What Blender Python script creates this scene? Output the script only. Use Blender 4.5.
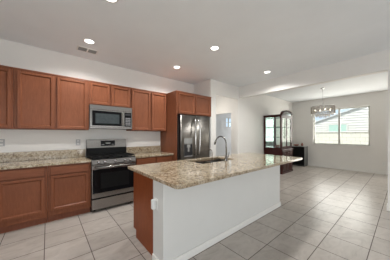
import bpy, bmesh, math, random
from mathutils import Vector, Matrix
random.seed(7)
for o in list(bpy.data.objects): bpy.data.objects.remove(o)
scene = bpy.context.scene
COL = scene.collection
PI = math.pi

# ------------------------------------------------------------------ camera
F_PX, YAW, HY, CAM_H = 175.77, 0.87285, 134.8, 1.4
cd = bpy.data.cameras.new('camera'); cam = bpy.data.objects.new('camera', cd); COL.objects.link(cam)
cd.sensor_width = 36.0; cd.lens = 36.0 * F_PX / 390.0
cd.shift_x = 0.0; cd.shift_y = (HY - 130.0) / 390.0
cd.clip_start = 0.02
cam.location = (0, 0, CAM_H)
cam.rotation_euler = (PI / 2, 0, YAW - PI / 2)
scene.camera = cam

# ------------------------------------------------------------------ world / light / exposure
w = bpy.data.worlds.new('world'); scene.world = w; w.use_nodes = True
nt = w.node_tree; nt.nodes.clear()
out = nt.nodes.new('ShaderNodeOutputWorld'); bg = nt.nodes.new('ShaderNodeBackground')
tc = nt.nodes.new('ShaderNodeTexCoord'); nz = nt.nodes.new('ShaderNodeTexNoise'); rp = nt.nodes.new('ShaderNodeValToRGB')
nz.inputs['Scale'].default_value = 5.0; nz.inputs['Detail'].default_value = 5.0
rp.color_ramp.elements[0].position = 0.42; rp.color_ramp.elements[0].color = (0.68, 0.82, 1.0, 1)
rp.color_ramp.elements[1].position = 0.62; rp.color_ramp.elements[1].color = (1.0, 1.0, 1.0, 1)
nt.links.new(tc.outputs['Generated'], nz.inputs['Vector']); nt.links.new(nz.outputs['Fac'], rp.inputs['Fac'])
nt.links.new(rp.outputs['Color'], bg.inputs['Color']); bg.inputs['Strength'].default_value = 1.0
nt.links.new(bg.outputs['Background'], out.inputs['Surface'])

def lamp(name, kind, loc, energy, color=(1, 1, 1), target=None, size=1.0, size_y=None, spot=None, radius=0.05):
    d = bpy.data.lights.new(name, kind); d.energy = energy; d.color = color
    if kind == 'AREA':
        d.size = size
        if size_y: d.shape = 'RECTANGLE'; d.size_y = size_y
    if kind == 'SPOT': d.spot_size = spot or 2.4; d.spot_blend = 0.6; d.shadow_soft_size = radius
    if kind == 'POINT': d.shadow_soft_size = radius
    o = bpy.data.objects.new(name, d); COL.objects.link(o); o.location = loc
    if target is not None:
        o.rotation_euler = (Vector(target) - Vector(loc)).to_track_quat('-Z', 'Y').to_euler()
    return o

sun = lamp('sun', 'SUN', (0, 0, 12), 5.0, (1.0, 0.96, 0.9), target=(6, -1.2, 0)); sun.data.angle = 0.02
# added fill areas from unseen sides; dining_daylight alone stands at a visible window
lamp('great_room_fill', 'AREA', (2.9, -4.46, 0.82), 42, (0.97, 0.98, 1.0), target=(2.4, 0, 1.7), size=2.8, size_y=1.25)  # added fill from behind the camera, low and to the right
lamp('back_fill', 'AREA', (-0.5, -4.46, 1.4), 22, (0.97, 0.98, 1.0), target=(0.3, 0, 1.9), size=3.0, size_y=2.0)  # added fill from behind the camera, to the left
lamp('side_fill', 'AREA', (-2.52, -1.2, 1.4), 42, (0.95, 0.97, 1.0), target=(2, -0.4, 1.9), size=2.8, size_y=1.9)  # added fill from the unseen left side
lamp('dining_daylight', 'AREA', (9.35, 1.72, 1.74), 38, (1.0, 0.95, 0.88), target=(5, 1.72, 3.2), size=1.75, size_y=1.45)
lamp('dining_side_fill', 'AREA', (9.04, -0.62, 1.2), 36, (1.0, 0.94, 0.86), target=(5.6, -.4, 2.8), size=1.35, size_y=2.2)  # added to brighten the dining room from an unseen door
lamp('den_fill', 'AREA', (8.9, 4.6, 1.5), 32, (0.96, 0.98, 1.0), target=(5, 4.6, 1.3), size=1.2, size_y=1.4)  # added den fill; that wall has no window
scene.view_settings.view_transform = 'Standard'
scene.view_settings.look = 'None'
scene.view_settings.gamma = 1.0
scene.view_settings.use_curve_mapping = False
scene.view_settings.exposure = 0.25
DOWN_W = 60.0        # each recessed ceiling light
HALL_W = 10.0
CEIL = 2.965

# ------------------------------------------------------------------ materials
MATS = {}
def nodes(name):
    m = bpy.data.materials.new(name); m.use_nodes = True
    n = m.node_tree; b = n.nodes['Principled BSDF']; MATS[name] = m
    return m, n, b
def setp(b, **k):
    names = dict(color='Base Color', rough='Roughness', metal='Metallic', spec='Specular IOR Level', coat='Coat Weight')
    for a, v in k.items():
        b.inputs[names[a]].default_value = (tuple(v) + (1,)) if a == 'color' else v
def noise(n, scale, detail=4, rough=0.55, stretch=None, dist=0.0, coord='Object'):
    t = n.nodes.new('ShaderNodeTexCoord'); mp = n.nodes.new('ShaderNodeMapping'); x = n.nodes.new('ShaderNodeTexNoise')
    if stretch: mp.inputs['Scale'].default_value = stretch
    x.inputs['Scale'].default_value = scale; x.inputs['Detail'].default_value = detail
    x.inputs['Roughness'].default_value = rough; x.inputs['Distortion'].default_value = dist
    n.links.new(t.outputs[coord], mp.inputs['Vector']); n.links.new(mp.outputs['Vector'], x.inputs['Vector'])
    return x
def ramp(n, src, stops):
    r = n.nodes.new('ShaderNodeValToRGB'); e = r.color_ramp.elements
    while len(e) < len(stops): e.new(0.5)
    for q, (p, c) in zip(e, stops): q.position = p; q.color = tuple(c) + (1,)
    n.links.new(src, r.inputs['Fac']); return r
def bump(n, b, src, strength, dist=0.002):
    u = n.nodes.new('ShaderNodeBump'); u.inputs['Strength'].default_value = strength; u.inputs['Distance'].default_value = dist
    n.links.new(src, u.inputs['Height']); n.links.new(u.outputs['Normal'], b.inputs['Normal'])
def paint(name, col, rough=0.6, tex=0.03, bscale=90, bs=0.15):
    m, n, b = nodes(name); setp(b, rough=rough, spec=0.3)
    x = noise(n, 2.5, 3)
    r = ramp(n, x.outputs['Fac'], [(0.3, [c * (1 - tex) for c in col]), (0.7, col)])
    n.links.new(r.outputs['Color'], b.inputs['Base Color'])
    x2 = noise(n, bscale, 3); bump(n, b, x2.outputs['Fac'], bs)
    return m
def wood(name, c1, c2, rough=0.35, spec=0.2, stretch=(9, 9, 0.9), scale=6.0):
    m, n, b = nodes(name); setp(b, rough=rough, spec=spec)
    x = noise(n, scale, 8, 0.6, stretch, 1.2)
    y = noise(n, 2.0, 4, 0.5)
    mix = n.nodes.new('ShaderNodeMath'); mix.operation = 'MULTIPLY_ADD'; mix.inputs[1].default_value = 0.65
    h = n.nodes.new('ShaderNodeMath'); h.operation = 'MULTIPLY'; h.inputs[1].default_value = 0.35
    n.links.new(y.outputs['Fac'], h.inputs[0]); n.links.new(x.outputs['Fac'], mix.inputs[0]); n.links.new(h.outputs[0], mix.inputs[2])
    r = ramp(n, mix.outputs[0], [(0.32, c1), (0.68, c2)])
    n.links.new(r.outputs['Color'], b.inputs['Base Color']); bump(n, b, x.outputs['Fac'], 0.05, 0.001)
    return m
def plain(name, col, rough=0.5, metal=0.0, spec=0.5, var=0.06, scale=30, stretch=None, coat=0.0):
    m, n, b = nodes(name); setp(b, rough=rough, metal=metal, spec=spec, coat=coat)
    x = noise(n, scale, 3, 0.5, stretch)
    r = ramp(n, x.outputs['Fac'], [(0.3, [c * (1 - var) for c in col]), (0.7, [min(1, c * (1 + var)) for c in col])])
    n.links.new(r.outputs['Color'], b.inputs['Base Color'])
    return m
def emit(name, col, s):
    m, n, b = nodes(name); setp(b, color=(0.9, 0.9, 0.9))
    b.inputs['Emission Color'].default_value = tuple(col) + (1,); b.inputs['Emission Strength'].default_value = s
    return m
def glass(name, tint=(0.97, 0.99, 0.98), refl=0.07, rough=0.02):
    m = bpy.data.materials.new(name); m.use_nodes = True; n = m.node_tree; n.nodes.clear(); MATS[name] = m
    o = n.nodes.new('ShaderNodeOutputMaterial'); t = n.nodes.new('ShaderNodeBsdfTransparent'); g = n.nodes.new('ShaderNodeBsdfGlossy')
    fr = n.nodes.new('ShaderNodeNewGeometry')      # only the outer faces of a pane reflect
    ad = n.nodes.new('ShaderNodeMath'); ad.operation = 'MULTIPLY_ADD'; ad.inputs[1].default_value = -refl; ad.inputs[2].default_value = refl
    mx = n.nodes.new('ShaderNodeMixShader')
    t.inputs['Color'].default_value = tuple(tint) + (1,); g.inputs['Roughness'].default_value = rough
    n.links.new(fr.outputs['Backfacing'], ad.inputs[0]); n.links.new(ad.outputs[0], mx.inputs['Fac'])
    n.links.new(t.outputs[0], mx.inputs[1]); n.links.new(g.outputs[0], mx.inputs[2]); n.links.new(mx.outputs[0], o.inputs['Surface'])
    return m

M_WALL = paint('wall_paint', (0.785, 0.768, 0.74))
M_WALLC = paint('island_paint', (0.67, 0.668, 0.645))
M_CEIL = paint('ceiling_paint', (0.83, 0.855, 0.875), rough=0.8, bscale=60, bs=0.3)
M_TRIM = plain('white_trim', (0.78, 0.77, 0.74), 0.35, var=0.02)
M_WOOD = wood('stained_maple', (0.152, 0.051, 0.024), (0.244, 0.087, 0.043))
M_PANEL = wood('veneer_panel', (0.175, 0.042, 0.013), (0.275, 0.072, 0.024), spec=0.12)
M_WOODH = wood('stained_maple_rail', (0.152, 0.051, 0.024), (0.244, 0.087, 0.043), stretch=(0.9, 9, 9))
M_TOE = wood('toe_kick_wood', (0.16, 0.055, 0.03), (0.22, 0.08, 0.045))
M_CHERRY = wood('dark_cherry', (0.030, 0.008, 0.007), (0.055, 0.014, 0.012), rough=0.18)
M_SSH = plain('brushed_steel', (0.31, 0.295, 0.28), 0.27, 1.0, var=0.10, scale=14, stretch=(0.25, 1, 30))
M_SSV = plain('brushed_steel_upright', (0.24, 0.228, 0.21), 0.36, 1.0, var=0.25, scale=14, stretch=(30, 30, 0.25))
for m_ in (M_SSV, M_SSH): m_.node_tree.nodes['Principled BSDF'].inputs['Anisotropic'].default_value = 0.7
M_SSV.node_tree.nodes['Principled BSDF'].inputs['Anisotropic Rotation'].default_value = 0.25
M_SSB = plain('polished_handle', (0.50, 0.49, 0.48), 0.2, 1.0, var=0.04)
M_NICKEL = plain('brushed_nickel', (0.20, 0.19, 0.18), 0.25, 1.0, var=0.04)
M_CHROME = plain('chrome', (0.75, 0.75, 0.76), 0.10, 1.0, var=0.02)
M_BLACK = plain('black_enamel', (0.010, 0.010, 0.010), 0.35, var=0.1, spec=0.08)
M_BGLASS = plain('black_oven_glass', (0.006, 0.006, 0.007), 0.06, var=0.1, spec=0.2)
M_MWGLASS = plain('microwave_window', (0.045, 0.055, 0.058), 0.12, var=0.1, spec=0.25)
M_IRON = plain('cast_iron', (0.012, 0.012, 0.012), 0.6, var=0.15, spec=0.1)
M_DGREY = plain('dark_plastic', (0.03, 0.03, 0.033), 0.4, spec=0.25)
M_MGREY = plain('grey_plastic', (0.22, 0.22, 0.23), 0.4)
M_LGREY = plain('light_grey_panel', (0.30, 0.30, 0.29), 0.35)
M_WHITEP = plain('white_plastic', (0.76, 0.76, 0.74), 0.3, var=0.02)
M_PLATE = plain('grey_plate', (0.42, 0.42, 0.43), 0.35, var=0.02)
M_SINK = plain('sink_steel', (0.38, 0.37, 0.35), 0.28, 1.0, var=0.03)
M_DROP = plain('crystal_drop', (0.78, 0.74, 0.68), 0.10, spec=0.8, var=0.15, scale=80)
M_SIDEGREY = plain('painted_steel_side', (0.13, 0.13, 0.13), 0.4)
M_VENTD = plain('vent_shadow_metal', (0.10, 0.10, 0.10), 0.6)
M_CRYSTAL = plain('crystal', (0.50, 0.455, 0.40), 0.12, 0.3, spec=0.6, var=0.5, scale=120)
M_MIRROR = plain('mirror_glass', (0.26, 0.30, 0.31), 0.03, 1.0, var=0.01)
M_DECOR = plain('terracotta_ceramic', (0.32, 0.13, 0.10), 0.4, var=0.3)
M_LENS = emit('lamp_lens', (1.0, 0.97, 0.92), 5.0)
M_SHADE = emit('added_light_shade', (1.0, 0.95, 0.88), 1.5)
M_BULB = emit('bulb_glow', (1.0, 0.90, 0.74), 5.0)
M_GLASS = glass('window_glass')
M_CGLASS = glass('cabinet_glass', (0.93, 0.97, 0.95), 0.10)
M_STUCCO = plain('exterior_siding', (0.66, 0.655, 0.63), 0.8, var=0.03)
M_FASCIA = plain('exterior_fascia', (0.55, 0.58, 0.60), 0.7)
M_ROOF = plain('exterior_roof', (0.42, 0.46, 0.50), 0.8)
M_TEAL = plain('exterior_window_glass', (0.44, 0.62, 0.56), 0.3)
M_DIRT = plain('gravel_ground', (0.5, 0.47, 0.42), 0.9, var=0.2)

def mat_block():
    m, n, b = nodes('exterior_block'); setp(b, rough=0.9)
    t = n.nodes.new('ShaderNodeTexCoord'); mp = n.nodes.new('ShaderNodeMapping'); mp.inputs['Rotation'].default_value = (0, 0, 0)
    sx = n.nodes.new('ShaderNodeSeparateXYZ'); cx = n.nodes.new('ShaderNodeCombineXYZ')
    n.links.new(t.outputs['Object'], sx.inputs[0]); n.links.new(sx.outputs['Y'], cx.inputs['X']); n.links.new(sx.outputs['Z'], cx.inputs['Y'])
    k = n.nodes.new('ShaderNodeTexBrick'); k.inputs['Scale'].default_value = 1.0
    k.inputs['Brick Width'].default_value = 0.4; k.inputs['Row Height'].default_value = 0.2; k.inputs['Mortar Size'].default_value = 0.008
    k.inputs['Color1'].default_value = (0.66, 0.65, 0.58, 1); k.inputs['Color2'].default_value = (0.62, 0.61, 0.55, 1); k.inputs['Mortar'].default_value = (0.42, 0.41, 0.36, 1)
    n.links.new(cx.outputs[0], k.inputs['Vector']); n.links.new(k.outputs['Color'], b.inputs['Base Color'])
    return m
M_BLOCK = mat_block()

def mat_granite():
    m, n, b = nodes('granite'); setp(b, rough=0.08, spec=0.8)
    a = noise(n, 40, 6, 0.66, dist=0.5); c = noise(n, 110, 4, 0.6); d = noise(n, 5, 4, 0.6, dist=0.8)
    base = ramp(n, a.outputs['Fac'], [(0.30, (0.075, 0.055, 0.040)), (0.41, (0.23, 0.175, 0.115)), (0.50, (0.42, 0.355, 0.265)), (0.62, (0.56, 0.51, 0.42)), (0.74, (0.38, 0.31, 0.22))])
    sp = ramp(n, c.outputs['Fac'], [(0.34, (0.06, 0.05, 0.045)), (0.43, (1, 1, 1))])
    cl = ramp(n, d.outputs['Fac'], [(0.35, (0.80, 0.72, 0.60)), (0.6, (1.06, 1.04, 1.0))])
    m1 = n.nodes.new('ShaderNodeMix'); m1.data_type = 'RGBA'; m1.blend_type = 'MULTIPLY'; m1.inputs[0].default_value = 0.9
    m2 = n.nodes.new('ShaderNodeMix'); m2.data_type = 'RGBA'; m2.blend_type = 'MULTIPLY'; m2.inputs[0].default_value = 1.0
    n.links.new(base.outputs['Color'], m1.inputs[6]); n.links.new(sp.outputs['Color'], m1.inputs[7])
    n.links.new(m1.outputs[2], m2.inputs[6]); n.links.new(cl.outputs['Color'], m2.inputs[7])
    n.links.new(m2.outputs[2], b.inputs['Base Color'])
    return m
M_GRANITE = mat_granite()

def mat_floor():
    m, n, b = nodes('porcelain_tile')
    t = n.nodes.new('ShaderNodeTexCoord'); mp = n.nodes.new('ShaderNodeMapping')
    mp.inputs['Location'].default_value = (-0.405 + 0.4345 * 20 + 0.0, -0.70 + 0.4275 * 30, 0)
    k = n.nodes.new('ShaderNodeTexBrick'); k.offset = 0.0; k.squash = 1.0; k.inputs['Scale'].default_value = 1.0
    k.inputs['Brick Width'].default_value = 0.4345; k.inputs['Row Height'].default_value = 0.4275
    k.inputs['Mortar Size'].default_value = 0.0045; k.inputs['Mortar Smooth'].default_value = 0.1; k.inputs['Bias'].default_value = 0.0
    k.inputs['Color1'].default_value = (0.41, 0.373, 0.34, 1); k.inputs['Color2'].default_value = (0.47, 0.43, 0.394, 1); k.inputs['Mortar'].default_value = (0.11, 0.09, 0.08, 1)
    n.links.new(t.outputs['Object'], mp.inputs['Vector']); n.links.new(mp.outputs['Vector'], k.inputs['Vector'])
    a = noise(n, 3.2, 8, 0.62, (1.0, 1.9, 1), 1.6); r = ramp(n, a.outputs['Fac'], [(0.33, (0.84, 0.82, 0.80)), (0.5, (0.98, 0.97, 0.96)), (0.68, (1.08, 1.07, 1.06))])
    m1 = n.nodes.new('ShaderNodeMix'); m1.data_type = 'RGBA'; m1.blend_type = 'MULTIPLY'; m1.inputs[0].default_value = 1.0
    n.links.new(k.outputs['Color'], m1.inputs[6]); n.links.new(r.outputs['Color'], m1.inputs[7]); n.links.new(m1.outputs[2], b.inputs['Base Color'])
    rr = n.nodes.new('ShaderNodeMapRange'); rr.inputs['To Min'].default_value = 0.30; rr.inputs['To Max'].default_value = 0.8
    n.links.new(k.outputs['Fac'], rr.inputs['Value']); n.links.new(rr.outputs[0], b.inputs['Roughness'])
    inv = n.nodes.new('ShaderNodeMath'); inv.operation = 'SUBTRACT'; inv.inputs[0].default_value = 1.0; n.links.new(k.outputs['Fac'], inv.inputs[1])
    bump(n, b, inv.outputs[0], 0.35, 0.002); setp(b, spec=0.45)
    return m
M_FLOOR = mat_floor()

# ------------------------------------------------------------------ mesh helpers (world coordinates; made local when linked)
class MB:
    def __init__(s): s.bm = bmesh.new()
    def box(s, x0, x1, y0, y1, z0, z1, bev=0.0):
        r = bmesh.ops.create_cube(s.bm, size=1.0); vs = r['verts']
        bmesh.ops.scale(s.bm, vec=(x1 - x0, y1 - y0, z1 - z0), verts=vs)
        bmesh.ops.translate(s.bm, vec=((x0 + x1) / 2, (y0 + y1) / 2, (z0 + z1) / 2), verts=vs)
        if bev > 0:
            es = list({e for v in vs for e in v.link_edges})
            bmesh.ops.bevel(s.bm, geom=es, offset=bev, segments=2, affect='EDGES', profile=0.6)
        return s
    def prism(s, pts, axis, a, b):
        """extrude a 2-D outline along an axis: x -> pts (y,z); y -> pts (x,z); z -> pts (x,y)"""
        def P(p, q): return {'x': (q, p[0], p[1]), 'y': (p[0], q, p[1]), 'z': (p[0], p[1], q)}[axis]
        v0 = [s.bm.verts.new(P(p, a)) for p in pts]; v1 = [s.bm.verts.new(P(p, b)) for p in pts]
        n = len(pts); fs = [s.bm.faces.new(v0), s.bm.faces.new(list(reversed(v1)))]
        for i in range(n): fs.append(s.bm.faces.new((v0[i], v1[i], v1[(i + 1) % n], v0[(i + 1) % n])))
        bmesh.ops.recalc_face_normals(s.bm, faces=fs); return s
    def tube(s, pts, r, seg=12, cap=True):
        pts = [Vector(p) for p in pts]; rings = []
        rs = r if isinstance(r, (list, tuple)) else [r] * len(pts)
        up = None
        for i, p in enumerate(pts):
            d = (pts[min(i + 1, len(pts) - 1)] - pts[max(i - 1, 0)]).normalized()
            if up is None: up = Vector((0, 0, 1)) if abs(d.z) < 0.9 else Vector((1, 0, 0))
            u = d.cross(up).normalized(); v = u.cross(d).normalized(); up = v
            rings.append([s.bm.verts.new(p + (u * math.cos(2 * PI * k / seg) + v * math.sin(2 * PI * k / seg)) * rs[i]) for k in range(seg)])
        fs = []
        for a, b in zip(rings, rings[1:]):
            for k in range(seg): fs.append(s.bm.faces.new((a[k], a[(k + 1) % seg], b[(k + 1) % seg], b[k])))
        if cap: fs.append(s.bm.faces.new(rings[0])); fs.append(s.bm.faces.new(rings[-1]))
        for f in fs: f.smooth = True
        bmesh.ops.recalc_face_normals(s.bm, faces=fs); return s
    def lathe(s, c, prof, seg=24, axis='z', close=False):
        rings = []
        for (r, h) in prof:
            ring = []
            for k in range(seg):
                a = 2 * PI * k / seg; u, v = r * math.cos(a), r * math.sin(a)
                p = {'z': (u, v, h), 'y': (u, h, v), 'x': (h, u, v)}[axis]
                ring.append(s.bm.verts.new((c[0] + p[0], c[1] + p[1], c[2] + p[2])))
            rings.append(ring)
        fs = []
        prs = list(zip(rings, rings[1:])) + ([(rings[-1], rings[0])] if close else [])
        for a, b in prs:
            for k in range(seg): fs.append(s.bm.faces.new((a[k], a[(k + 1) % seg], b[(k + 1) % seg], b[k])))
        if not close:
            fs.append(s.bm.faces.new(rings[0])); fs.append(s.bm.faces.new(rings[-1]))
        for f in fs: f.smooth = True
        bmesh.ops.recalc_face_normals(s.bm, faces=fs); return s
    def build(s, name, mat, parent=None, bevel=0.0, loc=None):
        root = parent; off = Vector((0, 0, 0))
        while root is not None and root.parent is not None: root = root.parent
        if root is not None: off = Vector(root.location)
        elif loc is not None: off = Vector(loc)
        bmesh.ops.translate(s.bm, vec=-off, verts=s.bm.verts)
        me = bpy.data.meshes.new(name); s.bm.to_mesh(me); s.bm.free(); me.materials.append(mat)
        o = bpy.data.objects.new(name, me); COL.objects.link(o)
        if parent is not None: o.parent = parent
        elif loc is not None: o.location = loc
        if bevel > 0:
            b = o.modifiers.new('bevel', 'BEVEL'); b.width = bevel; b.segments = 2; b.limit_method = 'ANGLE'
        return o
def tag(o, label, cat, group=None):
    o['label'] = label; o['category'] = cat
    if group: o['group'] = group
    return o
def thing(name, loc, label, cat, group=None):
    o = bpy.data.objects.new(name, None); COL.objects.link(o); o.location = loc; o.empty_display_size = 0.1
    return tag(o, label, cat, group)
def copy_tree(o, parent=None):
    c = o.copy(); COL.objects.link(c); c.parent = parent
    for ch in o.children: copy_tree(ch, c)
    return c
def struct(o): o['kind'] = 'structure'; return o
def B(*a, **k): return MB().box(*a, **k)
def boolean_cut(o, boxes):
    """cut boxes out of a mesh and bake the result"""
    mb = MB()
    for b in boxes: mb.box(*b)
    cut = mb.build('cutter', M_BLACK)
    md = o.modifiers.new('cut', 'BOOLEAN'); md.object = cut; md.operation = 'DIFFERENCE'; md.solver = 'EXACT'
    bpy.context.view_layer.update()
    dg = bpy.context.evaluated_depsgraph_get()
    me = bpy.data.meshes.new_from_object(o.evaluated_get(dg)); old = o.data
    o.modifiers.remove(md); o.data = me; me.name = old.name
    bpy.data.objects.remove(cut)

# ------------------------------------------------------------------ the room shell
XL, XR, YB, YK, YD = -2.6, 9.10, -4.55, 4.22, 3.49
struct(B(XL - .15, XR + .15, YB - .15, 6.15, -0.12, 0).build('floor', M_FLOOR))
struct(B(XL - .15, XR + .15, YB - .15, 6.15, CEIL, CEIL + 0.2).build('ceiling', M_CEIL))
struct(B(XL, 3.62, YK, YK + .12, 0, CEIL).build('wall_kitchen', M_WALL))
struct(B(3.50, 3.62, YD, YK, 0, CEIL).build('wall_alcove', M_WALL))
wd = MB().box(3.62, 3.72, YD, YD + .12, 0, CEIL).box(4.76, XR, YD, YD + .12, 0, CEIL).box(3.72, 4.76, YD, YD + .12, 2.57, CEIL)
struct(wd.build('wall_dining', M_WALL))
wl = struct(MB().box(XL - .12, XL, YB, -2.6, 0, CEIL).box(XL - .12, XL, .2, YK + .12, 0, CEIL).box(XL - .12, XL, -2.6, .2, 0, .45).box(XL - .12, XL, -2.6, .2, 2.35, CEIL).build('wall_left', M_WALL))
wb = MB()
wb.box(XL, -2.1, YB - .12, YB, 0, CEIL).box(1.1, 1.45, YB - .12, YB, 0, CEIL).box(4.35, 4.81, YB - .12, YB, 0, CEIL).box(1.45, 4.35, YB - .12, YB, 1.5, CEIL).box(1.45, 4.35, YB - .12, YB, 0, .15)
wb.box(-2.1, 1.1, YB - .12, YB, 2.45, CEIL).box(-2.1, 1.1, YB - .12, YB, 0, 0.35)
struct(wb.build('wall_back', M_WALL))
struct(B(4.81, 4.96, YB, 0.20, 0, CEIL).build('wall_divider', M_WALL))
struct(B(4.81, 4.96, 0.20, YD, 2.605, CEIL).build('trim_beam', M_WALL))
struct(B(4.96, XR, -1.65, -1.53, 0, CEIL).build('wall_right', M_WALL))
WY0, WY1, WZ0, WZ1 = 0.82, 2.63, 0.985, 2.49
ww = MB().box(XR, XR + .15, -1.65, -1.35, 0, CEIL).box(XR, XR + .15, .1, WY0, 0, CEIL).box(XR, XR + .15, -1.35, .1, 2.3, CEIL).box(XR, XR + .15, WY1, YD + .12, 0, CEIL).box(XR, XR + .15, WY0, WY1, 0, WZ0).box(XR, XR + .15, WY0, WY1, WZ1, CEIL)
struct(ww.build('wall_window', M_WALL))
# hallway behind the kitchen
HX = 4.86
hw = MB().box(HX, HX + .12, YD + .12, 3.85, 0, CEIL).box(HX, HX + .12, 4.78, 6.0, 0, CEIL).box(HX, HX + .12, 3.85, 4.78, 2.17, CEIL)
struct(hw.build('wall_hallway', M_WALL))
struct(B(3.50, HX + .12, 6.0, 6.12, 0, CEIL).build('wall_hallway_end', M_WALL))
struct(B(3.50, 3.62, YK + .12, 6.0, 0, CEIL).build('wall_hallway_left', M_WALL))
M_DEN = paint('den_paint', (0.70, 0.71, 0.71))
dw = MB().box(HX + .12, 6.56, 5.5, 5.62, 0, CEIL).box(7.08, XR, 5.5, 5.62, 0, CEIL).box(6.56, 7.08, 5.5, 5.62, 0, 1.76).box(6.56, 7.08, 5.5, 5.62, 2.24, CEIL)
struct(dw.build('wall_den', M_DEN))
struct(B(XR - .1, XR + .02, YD + .12, 5.5, 0, CEIL).build('wall_den_end', M_DEN))
# baseboards
bb = MB().box(4.78, XR - .002, YD - .014, YD, 0, .10); struct(bb.build('baseboard_dining', M_TRIM, bevel=.004))
bb = MB().box(XR - .014, XR, -1.52, YD - .016, 0, .10); struct(bb.build('baseboard_window', M_TRIM, bevel=.004))
bb = MB().box(4.796, 4.81, YB, 0.20, 0, .10).box(4.796, 4.974, 0.20, 0.214, 0, .10).box(4.96, 4.974, -1.52, 0.20, 0, .10)
struct(bb.build('baseboard_divider', M_TRIM, bevel=.004))
bb = MB().box(3.49, 3.72, YD - .014, YD, 0, .10); struct(bb.build('baseboard_alcove', M_TRIM, bevel=.004))
bb = MB().box(HX - .014, HX, YD + .12, 3.85, 0, .10).box(HX - .014, HX, 4.78, 6.0, 0, .10); struct(bb.build('baseboard_hallway', M_TRIM, bevel=.004))
# dining window
def window(name, x0, x1, ya, yb, za, zb, axis, fw=0.045, mull=(0.5,)):
    def bx(mb, u0, u1, z0, z1, d0=0.0, d1=1.0):
        if axis == 'x': mb.box(x0 + (x1 - x0) * d0, x0 + (x1 - x0) * d1, u0, u1, z0, z1)
        else: mb.box(u0, u1, x0 + (x1 - x0) * d0, x0 + (x1 - x0) * d1, z0, z1)
    f = MB()
    bx(f, ya, ya + fw, za, zb); bx(f, yb - fw, yb, za, zb); bx(f, ya + fw, yb - fw, za, za + fw); bx(f, ya + fw, yb - fw, zb - fw, zb)
    for q in mull:
        c = ya + (yb - ya) * q; bx(f, c - fw * .7, c + fw * .7, za + fw, zb - fw)
    fo = struct(f.build(name, M_FRAME, bevel=.004))
    g = MB(); bx(g, ya + fw, yb - fw, za + fw, zb - fw, 0.45, 0.55)
    g.build('pane', M_GLASS, fo)
    return fo
M_FRAME = plain('window_vinyl', (0.50, 0.49, 0.45), 0.4, var=0.03)
window('window_1', XR + .07, XR + .12, WY0, WY1, WZ0, WZ1, 'x')
struct(B(XR - .02, XR + .07, WY0 - .02, WY1 + .02, WZ0 - .02, WZ0 + .004).build('trim_1', M_TRIM, bevel=.004))
wn = window('window_2', 5.55, 5.6, 6.56, 7.08, 1.76, 2.24, 'y', 0.03, (0.5,))
MB().box(6.59, 7.05, 5.56, 5.59, 1.99, 2.01).build('muntin', M_FRAME, wn)
window('added_window_3', YB - .10, YB - .05, -2.1, 1.1, .35, 2.45, 'y', 0.05)  # unseen window, added as an opening for the back fill
window('added_window_5', YB - .10, YB - .05, 1.45, 4.35, .15, 1.5, 'y', 0.05)  # unseen low window, added and shaped for the great room fill
window('added_window_4', XL - .10, XL - .05, -2.6, 0.2, .45, 2.35, 'x', 0.05)  # unseen window, added for the fill on the left
window('added_door_1', XR + .07, XR + .12, -1.35, 0.1, 0.0, 2.3, 'x', 0.06)  # unseen glass door, added for the dining room fill

# ------------------------------------------------------------------ outdoors
struct(B(XR + .16, 45, -14, 22, -0.4, -0.15).build('ground_outside', M_DIRT))
struct(B(XL - 8, XR + .1, YB - 12, YB - .16, -0.4, -0.15).build('ground_patio', M_DIRT))
fence = thing('block_fence', (13.5, 0, -.15), 'long cream concrete block fence outside the dining window', 'fence')
B(13.5, 13.7, -7, 14, -.15, 1.55).build('block_courses', M_BLOCK, fence)
B(13.46, 13.74, -7, 14, 1.55, 1.60).build('cap', M_STUCCO, fence, bevel=.01)
nb = thing('neighbor_house', (16, 1, -.15), 'white neighboring house with lap siding and sloping roof edge beyond the fence', 'house')
def rake(y): return 2.27 + (4.7 - y) * .351
ap = -1.2
sid = MB()
z = -0.15
while z < rake(ap):
    z1 = z + 0.17
    yr0 = 4.7 if z1 < 2.27 else 4.7 - (z1 - 2.27) / .351
    yl0 = 2 * ap - yr0
    if yr0 - yl0 > .2:
        sid.prism([(16.0, z), (15.95, z), (15.985, z1), (16.05, z1), (16.05, z)], 'y', yl0, yr0)
    z = z1
sid.prism([(4.7, -.15), (4.7, 2.27), (ap, rake(ap)), (2 * ap - 4.7, 2.27), (2 * ap - 4.7, -.15)], 'x', 15.99, 16.049)
sid.build('lap_siding', M_STUCCO, nb)
B(16.05, 20, 2 * ap - 4.7, 4.7, -.15, 2.2).build('wall_body', M_STUCCO, nb)
MB().prism([(5.1, rake(5.1)), (ap, rake(ap)), (2 * ap - 5.1, rake(5.1)), (2 * ap - 5.1, rake(5.1) + .08), (ap, rake(ap) + .08), (5.1, rake(5.1) + .08)], 'x', 15.87, 15.92).build('fascia', M_FASCIA, nb)
MB().prism([(5.1, rake(5.1) + .02), (ap, rake(ap) + .02), (2 * ap - 5.1, rake(5.1) + .02), (2 * ap - 5.1, rake(5.1) + .09), (ap, rake(ap) + .09), (5.1, rake(5.1) + .09)], 'x', 15.92, 20.3).build('roof', M_ROOF, nb)
nw = MB().box(15.90, 15.935, 2.52, 3.66, 1.22, 1.30).box(15.90, 15.935, 2.52, 3.66, 2.12, 2.20).box(15.90, 15.935, 2.52, 2.6, 1.3, 2.12).box(15.90, 15.935, 3.58, 3.66, 1.3, 2.12).build('window_frame', M_STUCCO, nb)
B(15.915, 15.925, 2.6, 3.58, 1.3, 2.12).build('window_pane', M_TEAL, nw)

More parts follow.
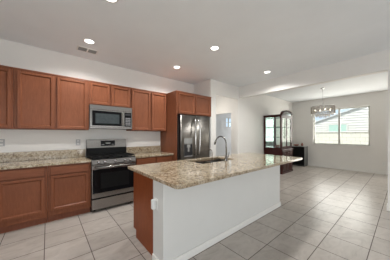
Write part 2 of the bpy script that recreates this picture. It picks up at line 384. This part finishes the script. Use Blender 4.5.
# ------------------------------------------------------------------ kitchen cabinets
def shaker_door(x0, x1, z0, z1, yf, parent, name='door', th=0.024, st=0.040, face=-1, label=None):
    """frame-and-panel door in a plane of constant y, its front at yf; face -1 looks towards -y"""
    yb_ = yf - face * th
    a, b = sorted((yf, yb_)); rec = yf - face * 0.018; p0, p1 = sorted((rec, yb_))
    m = MB()
    m.box(x0, x0 + st, a, b, z0, z1, .0045).box(x1 - st, x1, a, b, z0, z1, .0045)
    m.box(x0 + st, x1 - st, a, b, z0, z0 + st, .0045).box(x0 + st, x1 - st, a, b, z1 - st, z1, .0045)
    bd = .013; fr = yf - face * .002                                        # sloped inner moulding
    m.prism([(x0 + st, fr), (x0 + st + bd, rec), (x0 + st, yb_)], 'z', z0 + st, z1 - st).prism([(x1 - st, fr), (x1 - st - bd, rec), (x1 - st, yb_)], 'z', z0 + st, z1 - st)
    m.prism([(fr, z0 + st), (rec, z0 + st + bd), (yb_, z0 + st)], 'x', x0 + st, x1 - st).prism([(fr, z1 - st), (rec, z1 - st - bd), (yb_, z1 - st)], 'x', x0 + st, x1 - st)
    bd = .006
    m.box(x0 + st + bd, x1 - st - bd, p0, p1, z0 + st + bd, z1 - st - bd)
    return m.build(name, M_WOOD, parent)
def slab_drawer(x0, x1, z0, z1, yf, parent, face=-1):
    a, b = sorted((yf, yf - face * .024))
    return MB().box(x0, x1, a, b, z0, z1, .005).build('drawer_front', M_WOODH, parent)
UF, UB, UZ0, UZ1 = 3.907, 4.218, 1.49, 2.45
def upper(x0, x1, z0, z1, doors, label, yf=UF, group='upper cabinets along the kitchen wall'):
    t = thing('upper_cabinet', ((x0 + x1) / 2, UB, z0), label, 'cabinet', group)
    B(x0 + .001, x1 - .001, yf, UB, z0, z1, bev=.002).build('body', M_WOOD, t)
    MB().box(x0 + .001, x1 - .001, yf - .012, yf - .0005, z1 - .022, z1, .003).build('top_molding', M_TOE, t)
    for a, b in doors: shaker_door(a, b, z0 + .018, z1 - .038, yf - .027, t)
    return t
upper(-1.32, -0.405, UZ0, UZ1, [(-1.29, -.885), (-.84, -.430)], 'tall brown wall cabinet cut off by the left edge of the photo')
upper(-0.405, 0.61, UZ0, UZ1, [(-.365, .085), (.126, .574)], 'wide two-door brown wall cabinet left of the microwave')
upper(0.61, 1.42, 1.985, UZ1, [(.628, .985), (1.022, 1.392)], 'short two-door brown wall cabinet above the microwave')
upper(1.42, 2.321, UZ0, UZ1, [(1.437, 1.868), (1.908, 2.300)], 'two-door brown wall cabinet between microwave and refrigerator enclosure')
BF, BB = 3.618, 4.218
def base(x0, x1, fronts, label, toe=3.665):
    t = thing('base_cabinet', ((x0 + x1) / 2, BB, 0), label, 'cabinet', 'base cabinets along the kitchen wall')
    MB().box(x0 + .001, x1 - .001, BF, BB, .105, .914, .002).build('body', M_WOOD, t)
    MB().box(x0 + .001, x1 - .001, toe, toe + .02, 0, .105).box(x0 + .001, x0 + .02, toe + .02, BB, 0, .105).box(x1 - .02, x1 - .001, toe + .02, BB, 0, .105).build('toe_kick', M_TOE, t)
    for a, b in fronts:
        slab_drawer(a, b, .765, .895, BF - .027, t)
        shaker_door(a, b, .185, .745, BF - .027, t)
    return t
base(-1.22, -.57, [(-1.19, -.60)], 'brown base cabinet at the far left end of the counter run')
base(-.57, 0.0, [(-.535, -.035)], 'brown base cabinet with one drawer and one door at the left edge of the photo')
base(0.0, .594, [(.035, .560)], 'brown base cabinet with one drawer and one door, left against the range')
base(1.396, 2.321, [(1.425, 1.852), (1.892, 2.305)], 'brown base cabinet between the range and the refrigerator panel')
# counters with upstand
def counter(x0, x1, label):
    t = thing('countertop', ((x0 + x1) / 2, 4.2, .914), label, 'countertop')
    MB().box(x0, x1, 3.568, 4.216, .915, .955, .006).build('slab', M_GRANITE, t)
    MB().box(x0, x1, 4.19, 4.217, .9555, 1.11, .004).build('backsplash', M_GRANITE, t)
    return t
counter(-1.22, .594, 'speckled beige granite countertop with low backsplash left of the range')
counter(1.396, 2.321, 'speckled beige granite countertop with low backsplash right of the range')
# refrigerator enclosure: side panel + over-fridge cabinet
t = thing('refrigerator_enclosure', (2.92, 4.2, 0), 'brown refrigerator surround with tall side panel and deep top cabinet', 'cabinet')
MB().box(2.322, 2.345, 3.45, 4.217, 0, UZ1, .002).build('side_panel', M_WOOD, t)
MB().box(2.346, 3.497, 3.465, 4.217, 1.905, UZ1, .002).build('body', M_WOOD, t)
MB().box(2.346, 3.497, 3.453, 3.4645, UZ1 - .022, UZ1, .003).build('top_molding', M_TOE, t)
shaker_door(2.385, 2.895, 1.922, UZ1 - .038, 3.444, t); shaker_door(2.925, 3.445, 1.922, UZ1 - .038, 3.444, t)

# ------------------------------------------------------------------ microwave
t = thing('microwave', (1.015, 4.2, 1.52), 'stainless over-the-range microwave with dark window', 'microwave')
mx0, mx1, mz0, mz1 = .613, 1.412, 1.525, 1.981
MB().box(mx0, mx1, 3.86, 4.216, mz0, mz1, .004).build('body', M_DGREY, t)
dr = MB().box(mx0, 1.235, 3.822, 3.859, mz0 + .028, mz1 - .09, .004).build('door', M_SSH, t)
MB().box(.650, 1.190, 3.8185, 3.8225, mz0 + .055, mz1 - .112, .002).build('door_window', M_BGLASS, dr)
MB().box(.705, 1.145, 3.8165, 3.8186, mz0 + .10, mz1 - .165).build('window_screen', M_MWGLASS, dr)
MB().tube([(1.213, 3.822, mz0 + .06), (1.213, 3.785, mz0 + .075), (1.213, 3.782, mz0 + .2), (1.213, 3.785, mz1 - .13), (1.213, 3.822, mz1 - .115)], .011).build('handle', M_SSV, t)
MB().box(mx0, mx1, 3.822, 3.859, mz1 - .087, mz1 - .002, .004).build('vent_band', M_SSH, t)
cp = MB().box(1.239, mx1, 3.822, 3.859, mz0 + .028, mz1 - .09, .004).build('control_panel', M_SSH, t)
MB().box(1.252, 1.398, 3.819, 3.8225, mz0 + .05, mz1 - .11, .002).build('control_face', M_BGLASS, cp)
MB().box(1.27, 1.38, 3.817, 3.8192, mz1 - .17, mz1 - .128).build('display', M_DGREY, cp)
kb = MB()
for i in range(3):
    for j in range(5): kb.box(1.272 + .038 * i, 1.302 + .038 * i, 3.817, 3.8192, mz0 + .075 + .034 * j, mz0 + .098 + .034 * j)
kb.build('keypad', M_MGREY, cp)
MB().box(mx0, mx1, 3.83, 3.859, mz0, mz0 + .026, .003).build('bottom_grille', M_SSH, t)

# ------------------------------------------------------------------ range
rx0, rx1 = .600, 1.390
t = thing('gas_range', (.995, 3.9, 0), 'freestanding stainless gas range with black cooktop and backguard', 'stove')
MB().box(rx0, rx1, 3.60, 4.19, .05, .93, .003).build('body', M_BLACK, t)
MB().box(rx0 + .005, rx1 - .005, 3.565, 4.10, .931, .958, .006).build('cooktop', M_BLACK, t)
MB().prism([(3.598, .862), (3.548, .862), (3.545, .872), (3.568, .955), (3.598, .955)], 'x', rx0, rx1).build('control_panel', M_SSH, t, bevel=.003)
for kx in (.712, .812, .995, 1.178, 1.278):
    k = MB().lathe((kx, 3.554, .905), [(.028, 0), (.028, -.006), (.021, -.010), (.019, -.034), (.013, -.037)], 20, 'y').build('knob', M_CHROME, t)
od = MB().box(rx0, rx1, 3.548, 3.598, .262, .855, .005).build('oven_door', M_SSH, t)
MB().box(rx0 + .012, rx1 - .012, 3.5455, 3.5485, .345, .775, .002).build('oven_window', M_BGLASS, od)
MB().box(rx0 + .14, rx1 - .14, 3.5445, 3.5456, .42, .70).build('inner_window', M_BLACK, od)
MB().tube([(rx0 + .05, 3.495, .815), (rx1 - .05, 3.495, .815)], .014, 14).tube([(rx0 + .08, 3.547, .815), (rx0 + .08, 3.497, .815)], .010).tube([(rx1 - .08, 3.547, .815), (rx1 - .08, 3.497, .815)], .010).build('door_handle', M_SSH, od)
MB().box(rx0, rx1, 3.552, 3.598, .055, .236, .005).build('storage_drawer', M_SSH, t)
for fx in (rx0 + .06, rx1 - .06):
    for fy in (3.66, 4.12): MB().lathe((fx, fy, 0), [(.02, 0), (.02, .02), (.012, .025), (.012, .052)], 12).build('foot', M_BLACK, t)
bk = MB().prism([(4.10, .9585), (4.185, .9585), (4.185, 1.30), (4.135, 1.30), (4.105, 1.13)], 'x', rx0 + .002, rx1 - .002).build('backguard', M_BLACK, t, bevel=.003)
MB().prism([(4.104, 1.13), (4.134, 1.302), (4.129, 1.302), (4.099, 1.13)], 'x', rx0 + .002, rx1 - .002).build('backguard_face', M_SSH, bk)
MB().prism([(4.105, 1.165), (4.123, 1.275), (4.119, 1.275), (4.101, 1.165)], 'x', .86, 1.14).build('clock_panel', M_BGLASS, bk)
dg_ = MB()
for i in range(4): dg_.prism([(4.1085, 1.205), (4.1135, 1.235), (4.111, 1.235), (4.106, 1.205)], 'x', .955 + .024 * i, .970 + .024 * i)
dg_.build('digits', M_LGREY, bk)
for i in (0, 1, 2, 3):
    x = (.875, .905, 1.075, 1.105)[i]
    for j in range(2): MB().prism([(4.1065 + j * .008, 1.185 + .045 * j), (4.109 + j * .008, 1.202 + .045 * j), (4.1065 + j * .008, 1.202 + .045 * j), (4.104 + j * .008, 1.185 + .045 * j)], 'x', x, x + .018).build('button', M_LGREY, bk)
for bx_, by in ((.745, 3.70), (.745, 3.96), (.995, 3.83), (1.245, 3.70), (1.245, 3.96)):
    MB().lathe((bx_, by, .958), [(.055, 0), (.052, .006), (.036, .008), (.036, .018), (.030, .022), (.0, .022)][:5], 20).build('burner', M_IRON, t)
for gx0, gx1 in ((.612, .868), (.873, 1.117), (1.122, 1.378)):
    g = MB(); y0_, y1_ = 3.585, 4.085; z0_, z1_ = .984, 1.0; c = .006
    for yy in (y0_, (y0_ + y1_) / 2, y1_): g.box(gx0, gx1, yy - c, yy + c, z0_, z1_)
    for xx in (gx0 + c, gx1 - c): g.box(xx - c, xx + c, y0_, y1_, z0_, z1_)
    cxm = (gx0 + gx1) / 2; g.box(cxm - c, cxm + c, y0_, y1_, z0_, z1_)
    for yy in (3.70, 3.96): g.box(gx0, gx1, yy - c, yy + c, z0_, z1_)
    for xx in (gx0 + c, gx1 - c):
        for yy in (y0_ + .006, y1_ - .006): g.box(xx - c, xx + c, yy - c, yy + c, .9585, z0_)
    g.build('grate', M_IRON, t)

# ------------------------------------------------------------------ refrigerator
t = thing('refrigerator', (2.875, 3.8, 0), 'stainless french-door refrigerator with ice and water dispenser', 'refrigerator')
fx0, fx1, fyf = 2.400, 3.345, 3.385
MB().box(fx0 + .004, fx1 - .004, 3.475, 4.18, .03, 1.86, .004).build('body', M_SIDEGREY, t)
ld = MB().prism([(2.868, 3.47), (fx0, 3.47)] + [(fx0 + (2.868 - fx0) * q / 14, fyf + .006 * abs(2 * q / 14 - 1) ** 2.4) for q in range(15)], 'z', .80, 1.875).build('left_door', M_SSV, t)
rd = MB().prism([(fx1, 3.47), (2.874, 3.47)] + [(2.874 + (fx1 - 2.874) * q / 14, fyf + .006 * abs(2 * q / 14 - 1) ** 2.4) for q in range(15)], 'z', .80, 1.875).build('right_door', M_SSV, t)
fd = MB().box(fx0, fx1, fyf, 3.47, .06, .79, .012).build('freezer_drawer', M_SSV, t)
MB().tube([(fx0 + .08, fyf + .002, .70), (fx0 + .085, fyf - .055, .70), (2.87, fyf - .062, .70), (fx1 - .085, fyf - .055, .70), (fx1 - .08, fyf + .002, .70)], .013).build('drawer_handle', M_SSH, fd)
for hx in (2.815, 2.925):
    s_ = -1 if hx < 2.87 else 1
    pts = [(hx, fyf + .002, .90)] + [(hx + s_ * .020 * (1 - abs(2 * q - 1) ** 2 * 1.0) , fyf - .060 - .015 * math.sin(PI * q), .91 + .86 * q) for q in [i / 24 for i in range(25)]] + [(hx, fyf + .002, 1.78)]
    MB().tube(pts, .016, 12).build('door_handle', M_SSB, ld if s_ < 0 else rd)
for o_ in (ld, rd):
    for p_ in o_.data.polygons: p_.use_smooth = abs(p_.normal.z) < .5 and p_.normal.y < -.5
dp = MB().box(2.480, 2.765, fyf - .006, fyf + .0005, .86, 1.325, .003).build('dispenser', M_SSV, ld)
MB().box(2.500, 2.745, fyf - .0085, fyf - .0055, 1.185, 1.315, .002).build('dispenser_display', M_LGREY, dp)
MB().box(2.500, 2.745, fyf - .0085, fyf - .0055, .895, 1.165, .002).build('dispenser_recess', M_DGREY, dp)
MB().box(2.575, 2.67, fyf - .03, fyf - .0085, 1.09, 1.16, .004).box(2.60, 2.645, fyf - .024, fyf - .009, .99, 1.09, .004).build('dispenser_paddle', M_LGREY, dp)
MB().box(2.495, 2.75, fyf - .022, fyf - .0055, .868, .89, .003).build('drip_tray', M_MGREY, dp)
MB().box(fx0 + .02, fx0 + .12, fyf + .02, 3.55, 1.8755, 1.893, .004).build('hinge_cover', M_DGREY, t)
MB().box(fx1 - .12, fx1 - .02, fyf + .02, 3.55, 1.8755, 1.893, .004).build('hinge_cover', M_DGREY, t)
MB().box(fx0 + .03, fx1 - .03, 3.41, 3.46, 0, .055, .003).build('base_grille', M_DGREY, t)
for a in (fx0 + .05, fx1 - .1): B(a, a + .05, 4.0, 4.1, 0, .03).build('foot', M_DGREY, t)

# ------------------------------------------------------------------ island
ix0, ix1, iy0, iy1, iyb = .900, 3.50, 1.575, 1.800, 2.445
t = thing('kitchen_island', (2.2, 2.0, 0), 'kitchen island with white half wall in front and brown cabinets behind', 'island')
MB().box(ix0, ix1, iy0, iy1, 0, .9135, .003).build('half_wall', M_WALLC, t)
MB().box(ix0 - .013, ix1 + .013, iy0 - .013, iy0 - .0005, 0, .085, .003).box(ix0 - .013, ix0 - .0005, iy0, iy1 - .004, 0, .085, .003).box(ix1 + .0005, ix1 + .013, iy0, iy1, 0, .085, .003).build('baseboard', M_TRIM, t)
MB().prism([(iy1 + .001, 0), (2.355, 0), (2.355, .105), (iyb, .105), (iyb, .9135), (iy1 + .001, .9135)], 'x', .925, .945).build('end_panel', M_PANEL, t, bevel=.002)
cb = MB().box(.9455, ix1, iy1 + .001, iyb - .021, .105, .700).box(.9455, 1.74, iy1 + .001, iyb - .021, .700, .9135).box(2.72, ix1, iy1 + .001, iyb - .021, .700, .9135).box(1.74, 2.72, 2.40, iyb - .021, .70, .9135).box(.9455, ix1, iy1 + .001, 2.35, 0, .105)
cb.build('cabinet_body', M_WOOD, t)
xs = [.96, 1.385, 1.81, 2.235, 2.66, 3.08, 3.495]
for a, b in zip(xs, xs[1:]):
    slab_drawer(a + .01, b - .01, .765, .895, iyb, t, face=1); shaker_door(a + .01, b - .01, .165, .745, iyb, t, face=1)
# granite top with a clipped corner and a sink cut-out
cx0, cx1, cy0, cy1 = .868, 3.83, 1.275, 2.53
def rounded(x0, x1, y0, y1, rs):
    pts = []
    for (cx, cy, a0), r in zip(((x1, y1, 0), (x0, y1, 90), (x0, y0, 180), (x1, y0, 270)), rs):
        sx = -1 if cx == x1 else 1; sy = -1 if cy == y1 else 1
        for i in range(6):
            a = math.radians(a0 + 18 * i); pts.append((cx + sx * r + r * math.cos(a), cy + sy * r + r * math.sin(a)))
    return pts
top = MB().prism(rounded(cx0, cx1, cy0, cy1, (.03, .02, .055, .04)), 'z', .915, .955).build('island_countertop', M_GRANITE, None, loc=(2.2, 2.0, .915))
tag(top, 'large polished beige granite slab on top of the island', 'countertop')
sx0, sx1, sy0, sy1 = 1.83, 2.65, 1.995, 2.405
boolean_cut(top, [(sx0, sx1, sy0, sy1, .85, 1.0)])
bv = top.modifiers.new('bevel', 'BEVEL'); bv.width = .007; bv.segments = 3; bv.limit_method = 'ANGLE'
# sink
t = thing('double_sink', (2.24, 2.2, .72), 'undermount stainless double-bowl sink set in the island top', 'sink')
def bowl(x0, x1, y0, y1, zt, zb, wall=.004):
    m = MB()
    m.box(x0, x1, y0, y1, zb - wall, zb).box(x0 - wall, x0, y0 - wall, y1 + wall, zb - wall, zt).box(x1, x1 + wall, y0 - wall, y1 + wall, zb - wall, zt)
    m.box(x0, x1, y0 - wall, y0, zb - wall, zt).box(x0, x1, y1, y1 + wall, zb - wall, zt)
    return m
for a, b in ((sx0 - .008, 2.225), (2.255, sx1 + .008)):
    bo = bowl(a, b, sy0 - .008, sy1 + .004 - .02, .9135, .73).build('bowl', M_SINK, t)
    MB().lathe(((a + b) / 2, 2.2, .7305), [(.045, 0), (.045, .004), (.02, .005)], 20).build('drain', M_CHROME, bo)
MB().box(2.2295, 2.2505, sy0 - .008, sy1 - .016, .85, .9135, .002).build('divider', M_SINK, t)
# faucet
fbx, fby = 2.335, 1.955
t = thing('kitchen_faucet', (fbx, fby, .955), 'tall gooseneck nickel faucet behind the island sink', 'faucet')
MB().lathe((fbx, fby, .955), [(.030, 0.0), (.030, .006), (.022, .012), (.020, .10), (.015, .115)], 24).build('base', M_NICKEL, t)
pts = [(fbx, fby, 1.06), (fbx, fby, 1.24)]
R_ = .125
for i in range(1, 12):
    a = PI * i / 12 * .94; pts.append((fbx, fby + R_ - R_ * math.cos(a), 1.24 + R_ * math.sin(a) * 1.05))
MB().tube(pts, .0115, 14).build('spout', M_NICKEL, t)
e = Vector(pts[-1]); MB().tube([e + Vector((0, -.001, .01)), e + Vector((0, .014, -.028)), e + Vector((0, .034, -.070))], [.014, .017, .015], 14).build('spray_head', M_NICKEL, t)
MB().tube([(fbx + .018, fby, 1.01), (fbx + .045, fby, 1.015), (fbx + .06, fby, 1.03), (fbx + .07, fby - .005, 1.10)], [.011, .010, .007, .005], 10).build('lever', M_NICKEL, t)
# slender filtered-water tap
wx, wy = 1.985, 1.95
t = thing('water_tap', (wx, wy, .955), 'slim short bar tap left of the tall gooseneck faucet', 'faucet')
MB().lathe((wx, wy, .955), [(.018, 0), (.018, .005), (.010, .010), (.009, .045), (.006, .05)], 16).build('base', M_NICKEL, t)
pts = [(wx, wy, 1.0), (wx, wy, 1.13)] + [(wx, wy + .035 - .035 * math.cos(PI * i / 8), 1.13 + .035 * math.sin(PI * i / 8)) for i in range(1, 8)]
MB().tube(pts, .0065, 10).build('spout', M_NICKEL, t)
# outlet with cover on the island end
def outlet(x, y, z, axis, label, group=None, box=False, mat=None, name='wall_outlet', w=.075, h=.118, rocker=False):
    o = thing(name, (x, y, z), label, 'switch' if rocker else 'outlet', group)
    def bx(u0, u1, d0, d1, z0, z1, nm, mt, par, bev=.002):
        if axis == 'x': return MB().box(x - d1, x - d0, y + u0, y + u1, z + z0, z + z1, bev).build(nm, mt, par)
        return MB().box(x + u0, x + u1, y - d1, y - d0, z + z0, z + z1, bev).build(nm, mt, par)
    pl = bx(-w / 2, w / 2, .0005, .006, -h / 2, h / 2, 'cover_plate', mat or M_WHITEP, o)
    if rocker:
        bx(-.017, .017, .006, .010, -.033, .033, 'rocker', M_WHITEP, o)
    else:
        for zz in (-.028, .028):
            s = bx(-.017, .017, .006, .009, zz - .014, zz + .014, 'socket', M_WHITEP, o)
            bx(-.008, -.005, .0088, .0094, zz - .005, zz + .006, 'slot', M_DGREY, s, 0); bx(.005, .008, .0088, .0094, zz - .005, zz + .006, 'slot', M_DGREY, s, 0)
    if box: bx(-.012, .028, .0095, .052, -.050, .052, 'plug_cover', M_WHITEP, o, .010)
    return o
outlet(ix0, 1.722, .655, 'x', 'white outlet with protruding plug cover on the island end wall', box=True)
outlet(-.575, YK, 1.27, 'y', 'grey-plated outlet above the counter at the left edge of the photo', mat=M_PLATE)
outlet(.47, YK, 1.25, 'y', 'grey-plated outlet above the counter just left of the range', mat=M_PLATE)
outlet(XR, .47, .37, 'x', 'low white outlet on the wall right of the dining window')

# ------------------------------------------------------------------ ceiling lights and vent
def ceiling_light(x, y, label):
    t = thing('recessed_light', (x, y, CEIL), label, 'light', 'recessed ceiling lights')
    MB().lathe((x, y, CEIL - .006), [(.088, .0055), (.088, .002), (.082, 0), (.068, 0), (.066, .0055)], 32, close=True).build('trim_ring', M_TRIM, t)
    MB().lathe((x, y, CEIL - .004), [(.066, .0035), (.066, 0), (.03, -.001)], 32).build('lens', M_LENS, t)
    l = lamp('downlight', 'SPOT', (0, 0, -.03), DOWN_W, (1.0, .985, .96), spot=2.75, radius=.06)
    l.parent = t
    return t
ceiling_light(.545, 2.15, 'round recessed ceiling light cut by the top edge of the photo')
ceiling_light(.535, 3.39, 'round recessed ceiling light beside the air vent')
ceiling_light(2.29, 3.38, 'round recessed ceiling light nearest the refrigerator cabinet')
ceiling_light(2.31, 2.20, 'round recessed ceiling light above the island sink')
ceiling_light(4.19, 2.20, 'round recessed ceiling light nearest the beam')
t = thing('ceiling_vent', (.56, 3.76, CEIL), 'rectangular louvered air vent in the ceiling near the cabinets', 'vent')
vx0, vx1, vy0, vy1 = .40, .73, 3.665, 3.855
f = MB()
for a in ((vx0, vx1, vy0, vy0 + .022), (vx0, vx1, vy1 - .022, vy1), (vx0, vx0 + .022, vy0 + .022, vy1 - .022), (vx1 - .022, vx1, vy0 + .022, vy1 - .022), ((vx0 + vx1) / 2 - .012, (vx0 + vx1) / 2 + .012, vy0 + .022, vy1 - .022)):
    f.box(a[0], a[1], a[2], a[3], CEIL - .010, CEIL - .0005)
f.build('frame', M_TRIM, t, bevel=.002)
B(vx0 + .01, vx1 - .01, vy0 + .01, vy1 - .01, CEIL - .002, CEIL - .0008).build('duct_shade_sheet', M_VENTD, t)  # dark sheet above the louvers; the duct's shade is put into its colour
sl = MB()
for k in range(7):
    yy = vy0 + .034 + k * .0205
    for a, b in ((vx0 + .022, (vx0 + vx1) / 2 - .012), ((vx0 + vx1) / 2 + .012, vx1 - .022)):
        sl.prism([(yy, CEIL - .003), (yy + .010, CEIL - .010), (yy + .0115, CEIL - .009), (yy + .0015, CEIL - .0025)], 'x', a, b)
sl.build('louvers', M_LGREY, t)

# ------------------------------------------------------------------ chandelier
hx, hy = 7.05, 1.76
t = thing('chandelier', (hx, hy, CEIL), 'round crystal drum chandelier hanging in front of the dining window', 'chandelier')
MB().lathe((hx, hy, CEIL), [(.065, -.0005), (.065, -.012), (.045, -.025), (.012, -.032)], 24).build('canopy', M_CHROME, t)
MB().tube([(hx, hy, CEIL - .03), (hx, hy, 2.26)], .007, 10).build('rod', M_CHROME, t)
R1 = .325
MB().lathe((hx, hy, 2.345), [(R1 + .005, 0), (R1 + .005, .014), (R1 - .008, .014), (R1 - .008, 0)], 48, close=True).lathe((hx, hy, 2.09), [(R1 + .005, 0), (R1 + .005, .010), (R1 - .008, .010), (R1 - .008, 0)], 48, close=True).build('ring_frame', M_CHROME, t)
sp = MB()
for k in range(4):
    a = PI * k / 4; sp.tube([(hx - R1 * math.cos(a), hy - R1 * math.sin(a), 2.352), (hx + R1 * math.cos(a), hy + R1 * math.sin(a), 2.352)], .005, 8)
sp.build('spokes', M_CHROME, t)
dm = MB()
for k in range(54):
    a = 2 * PI * k / 54
    for j in range(7):
        zc = 2.332 - j * .036; rr = .0155
        c_ = Vector((hx + R1 * math.cos(a + (j % 2) * PI / 60), hy + R1 * math.sin(a + (j % 2) * PI / 60), zc))
        r = bmesh.ops.create_icosphere(dm.bm, subdivisions=1, radius=rr); bmesh.ops.translate(dm.bm, vec=c_, verts=r['verts'])
dm.build('crystal_drum', M_CRYSTAL, t)
dr_ = MB()
for rr, n_, zb in ((.28, 26, 2.04), (.19, 18, 1.99), (.09, 8, 1.96)):
    for k in range(n_):
        a = 2 * PI * k / n_; px_, py_ = hx + rr * math.cos(a), hy + rr * math.sin(a)
        dr_.tube([(px_, py_, 2.348), (px_, py_, zb + .06)], .0012, 4)
        dr_.tube([(px_, py_, zb + .10), (px_, py_, zb + .05), (px_, py_, zb)], [.005, .012, .003], 6)
dr_.build('crystal_drops', M_DROP, t)
for k in range(4):
    a = 2 * PI * k / 4 + .5; px_, py_ = hx + .15 * math.cos(a), hy + .22 * math.sin(a)
    so = MB().lathe((px_, py_, 2.255), [(.014, 0), (.014, .05), (.010, .09)], 12).build('socket', M_CHROME, t)
    MB().lathe((px_, py_, 2.20), [(.004, 0), (.013, .012), (.015, .030), (.009, .0545)], 14).build('bulb', M_BULB, so)

# made-up fixture, added out of view to brighten the hallway
t = thing('added_hallway_light', (4.2, 4.3, CEIL), 'added unseen flush ceiling light that brightens the hallway behind the opening', 'light')
MB().lathe((4.2, 4.3, CEIL), [(.15, -.0005), (.15, -.02), (.12, -.06), (.05, -.08)], 32).build('shade', M_SHADE, t)
l = lamp('hallway_fill', 'POINT', (0, 0, -.9), HALL_W, (1.0, .94, .86), radius=.12); l.parent = t  # added fill lamp hung below the made-up fixture

# ------------------------------------------------------------------ china cabinet
qx0, qx1, qy0, qy1 = 6.34, 7.26, 2.80, 3.465
t = thing('china_cabinet', (6.86, 3.2, 0), 'dark cherry china cabinet with glass sides and arched top against the dining wall', 'cabinet')
MB().box(qx0 + .01, qx1 - .01, 2.785, qy1, .06, .84, .004).build('lower_body', M_CHERRY, t)
MB().box(qx0 - .005, qx1 + .005, 2.765, qy1, 0, .08, .008).build('plinth', M_CHERRY, t)
MB().box(qx0 - .02, qx1 + .02, 2.755, qy1, .841, .872, .010).build('ledge', M_CHERRY, t)
for i in range(3):
    a = qx0 + .035 + i * .29
    d = MB().box(a, a + .272, 2.769, 2.7845, .665, .815, .005).build('drawer', M_CHERRY, t)
    MB().lathe((a + .136, 2.769, .74), [(.008, 0), (.007, -.012), (.016, -.020), (.012, -.028)], 14, 'y').build('knob', M_NICKEL, d)
    d = MB().box(a, a + .272, 2.769, 2.7845, .11, .64, .005).build('lower_door', M_CHERRY, t)
    MB().box(a + .05, a + .222, 2.762, 2.769, .17, .58, .006).build('raised_panel', M_CHERRY, d)
    MB().lathe((a + .25, 2.769, .45), [(.008, 0), (.007, -.012), (.014, -.020), (.010, -.026)], 14, 'y').build('knob', M_NICKEL, d)
for x in (qx0 + .01, qx1 - .065):
    for y in (qy0, qy1 - .055): MB().box(x, x + .055, y, y + .055, .9305, 2.0495, .004).build('corner_post', M_CHERRY, t)
MB().box(qx0 + .01, qx1 - .01, qy0, qy1, .873, .93, .003).build('deck', M_CHERRY, t)
MB().box(qx0 + .01, qx1 - .01, qy0, qy1, 2.05, 2.09, .003).build('top_rail', M_CHERRY, t)
MB().box(qx0 - .02, qx1 + .02, qy0 - .03, qy1, 2.091, 2.13, .010).build('cornice', M_CHERRY, t)
B(qx0 + .066, qx1 - .066, qy1 - .012, qy1 - .002, .93, 2.05).build('mirror_back', M_MIRROR, t)
for x in (qx0 + .022, qx1 - .027): B(x, x + .005, qy0 + .055, qy1 - .055, .93, 2.05).build('side_glass', M_CGLASS, t)
for z in (1.30, 1.68): MB().box(qx0 + .03, qx1 - .03, qy0 + .058, qy1 - .058, z, z + .014).build('glass_shelf', glass('shelf_glass', (0.42, 0.60, 0.54), 0.16) if 'shelf_glass' not in MATS else MATS['shelf_glass'], t)
for a, b in ((qx0 + .066, 6.796), (6.804, qx1 - .066)):
    m = MB(); y0_, y1_ = qy0 + .004, qy0 + .026
    m.box(a, a + .035, y0_, y1_, 0.932, 2.048, .003).box(b - .035, b, y0_, y1_, 0.932, 2.048, .003).box(a + .035, b - .035, y0_, y1_, .932, .98, .003).box(a + .035, b - .035, y0_, y1_, 2.0, 2.048, .003)
    d = m.build('door_frame', M_CHERRY, t)
    B(a + .035, b - .035, qy0 + .012, qy0 + .017, .98, 2.0).build('door_glass', M_CGLASS, d)
# arched bonnet
def arc(r, h, n=20): return [(6.80 + r * math.cos(PI * i / n), 2.131 + h * math.sin(PI * i / n)) for i in range(n + 1)]
oa, ia = arc(.45, .175), arc(.375, .115)
m = MB()
for i in range(20): m.prism([oa[i], oa[i + 1], ia[i + 1], ia[i]], 'y', qy0 - .03, qy0 + .05)
m.build('arched_bonnet', M_CHERRY, t)
MB().prism(ia, 'y', qy0 - .01, qy0 + .0).build('bonnet_mirror', M_MIRROR, t)
# bowls on the cabinet deck
def bowl_mesh(c, r, h): return MB().lathe(c, [(r * .45, 0), (r * .5, .004), (r * .85, h * .55), (r, h), (r * .93, h), (r * .75, h * .55), (r * .4, .010)], 24)
for i, (x, y, r, h, lb) in enumerate(((6.60, 3.10, .06, .06, 'small terracotta bowl at the near end inside the china cabinet'), (6.85, 3.15, .075, .07, 'wider terracotta bowl in the middle of the china cabinet'))):
    tag(bowl_mesh((x, y, .931), r, h).build('bowl', M_DECOR, None, loc=(x, y, .93)), lb, 'bowl')

# ------------------------------------------------------------------ black cabinet beside it
t = thing('black_cabinet', (8.86, 3.12, 0), 'small glossy black cabinet with grey side under the corner by the dining window', 'cabinet')
kx0, kx1, ky0, ky1 = 8.64, 9.08, 2.83, 3.44
MB().box(kx0 + .02, kx1, ky0, ky1, .03, .865, .004).build('body', M_SIDEGREY, t)
MB().box(kx0 - .005, kx1, ky0 - .005, ky1 + .005, .866, .89, .004).build('top', M_LGREY, t)
MB().box(kx0, kx0 + .019, ky0 + .005, ky1 - .005, .05, .86, .004).build('door', M_BLACK, t)
MB().tube([(kx0 - .0005, 2.90, .55), (kx0 - .03, 2.90, .56), (kx0 - .03, 2.90, .77), (kx0 - .0005, 2.90, .78)], .006).build('handle', M_BLACK, t)
MB().box(kx0 + .03, kx1, ky0 + .02, ky1 - .02, 0, .03).build('base', M_BLACK, t)
tag(bowl_mesh((8.80, 3.22, .891), .13, .07).build('bowl', M_DECOR, None, loc=(8.80, 3.22, .89)), 'low reddish brown bowl on top of the black cabinet', 'bowl')
v = MB().lathe((8.86, 2.99, .891), [(.03, 0), (.045, .03), (.05, .07), (.03, .11), (.02, .13), (.025, .145), (.02, .146)], 20).build('vase', M_DECOR, None, loc=(8.86, 2.99, .89))
tag(v, 'small reddish brown vase on the black cabinet beside the bowl', 'vase')
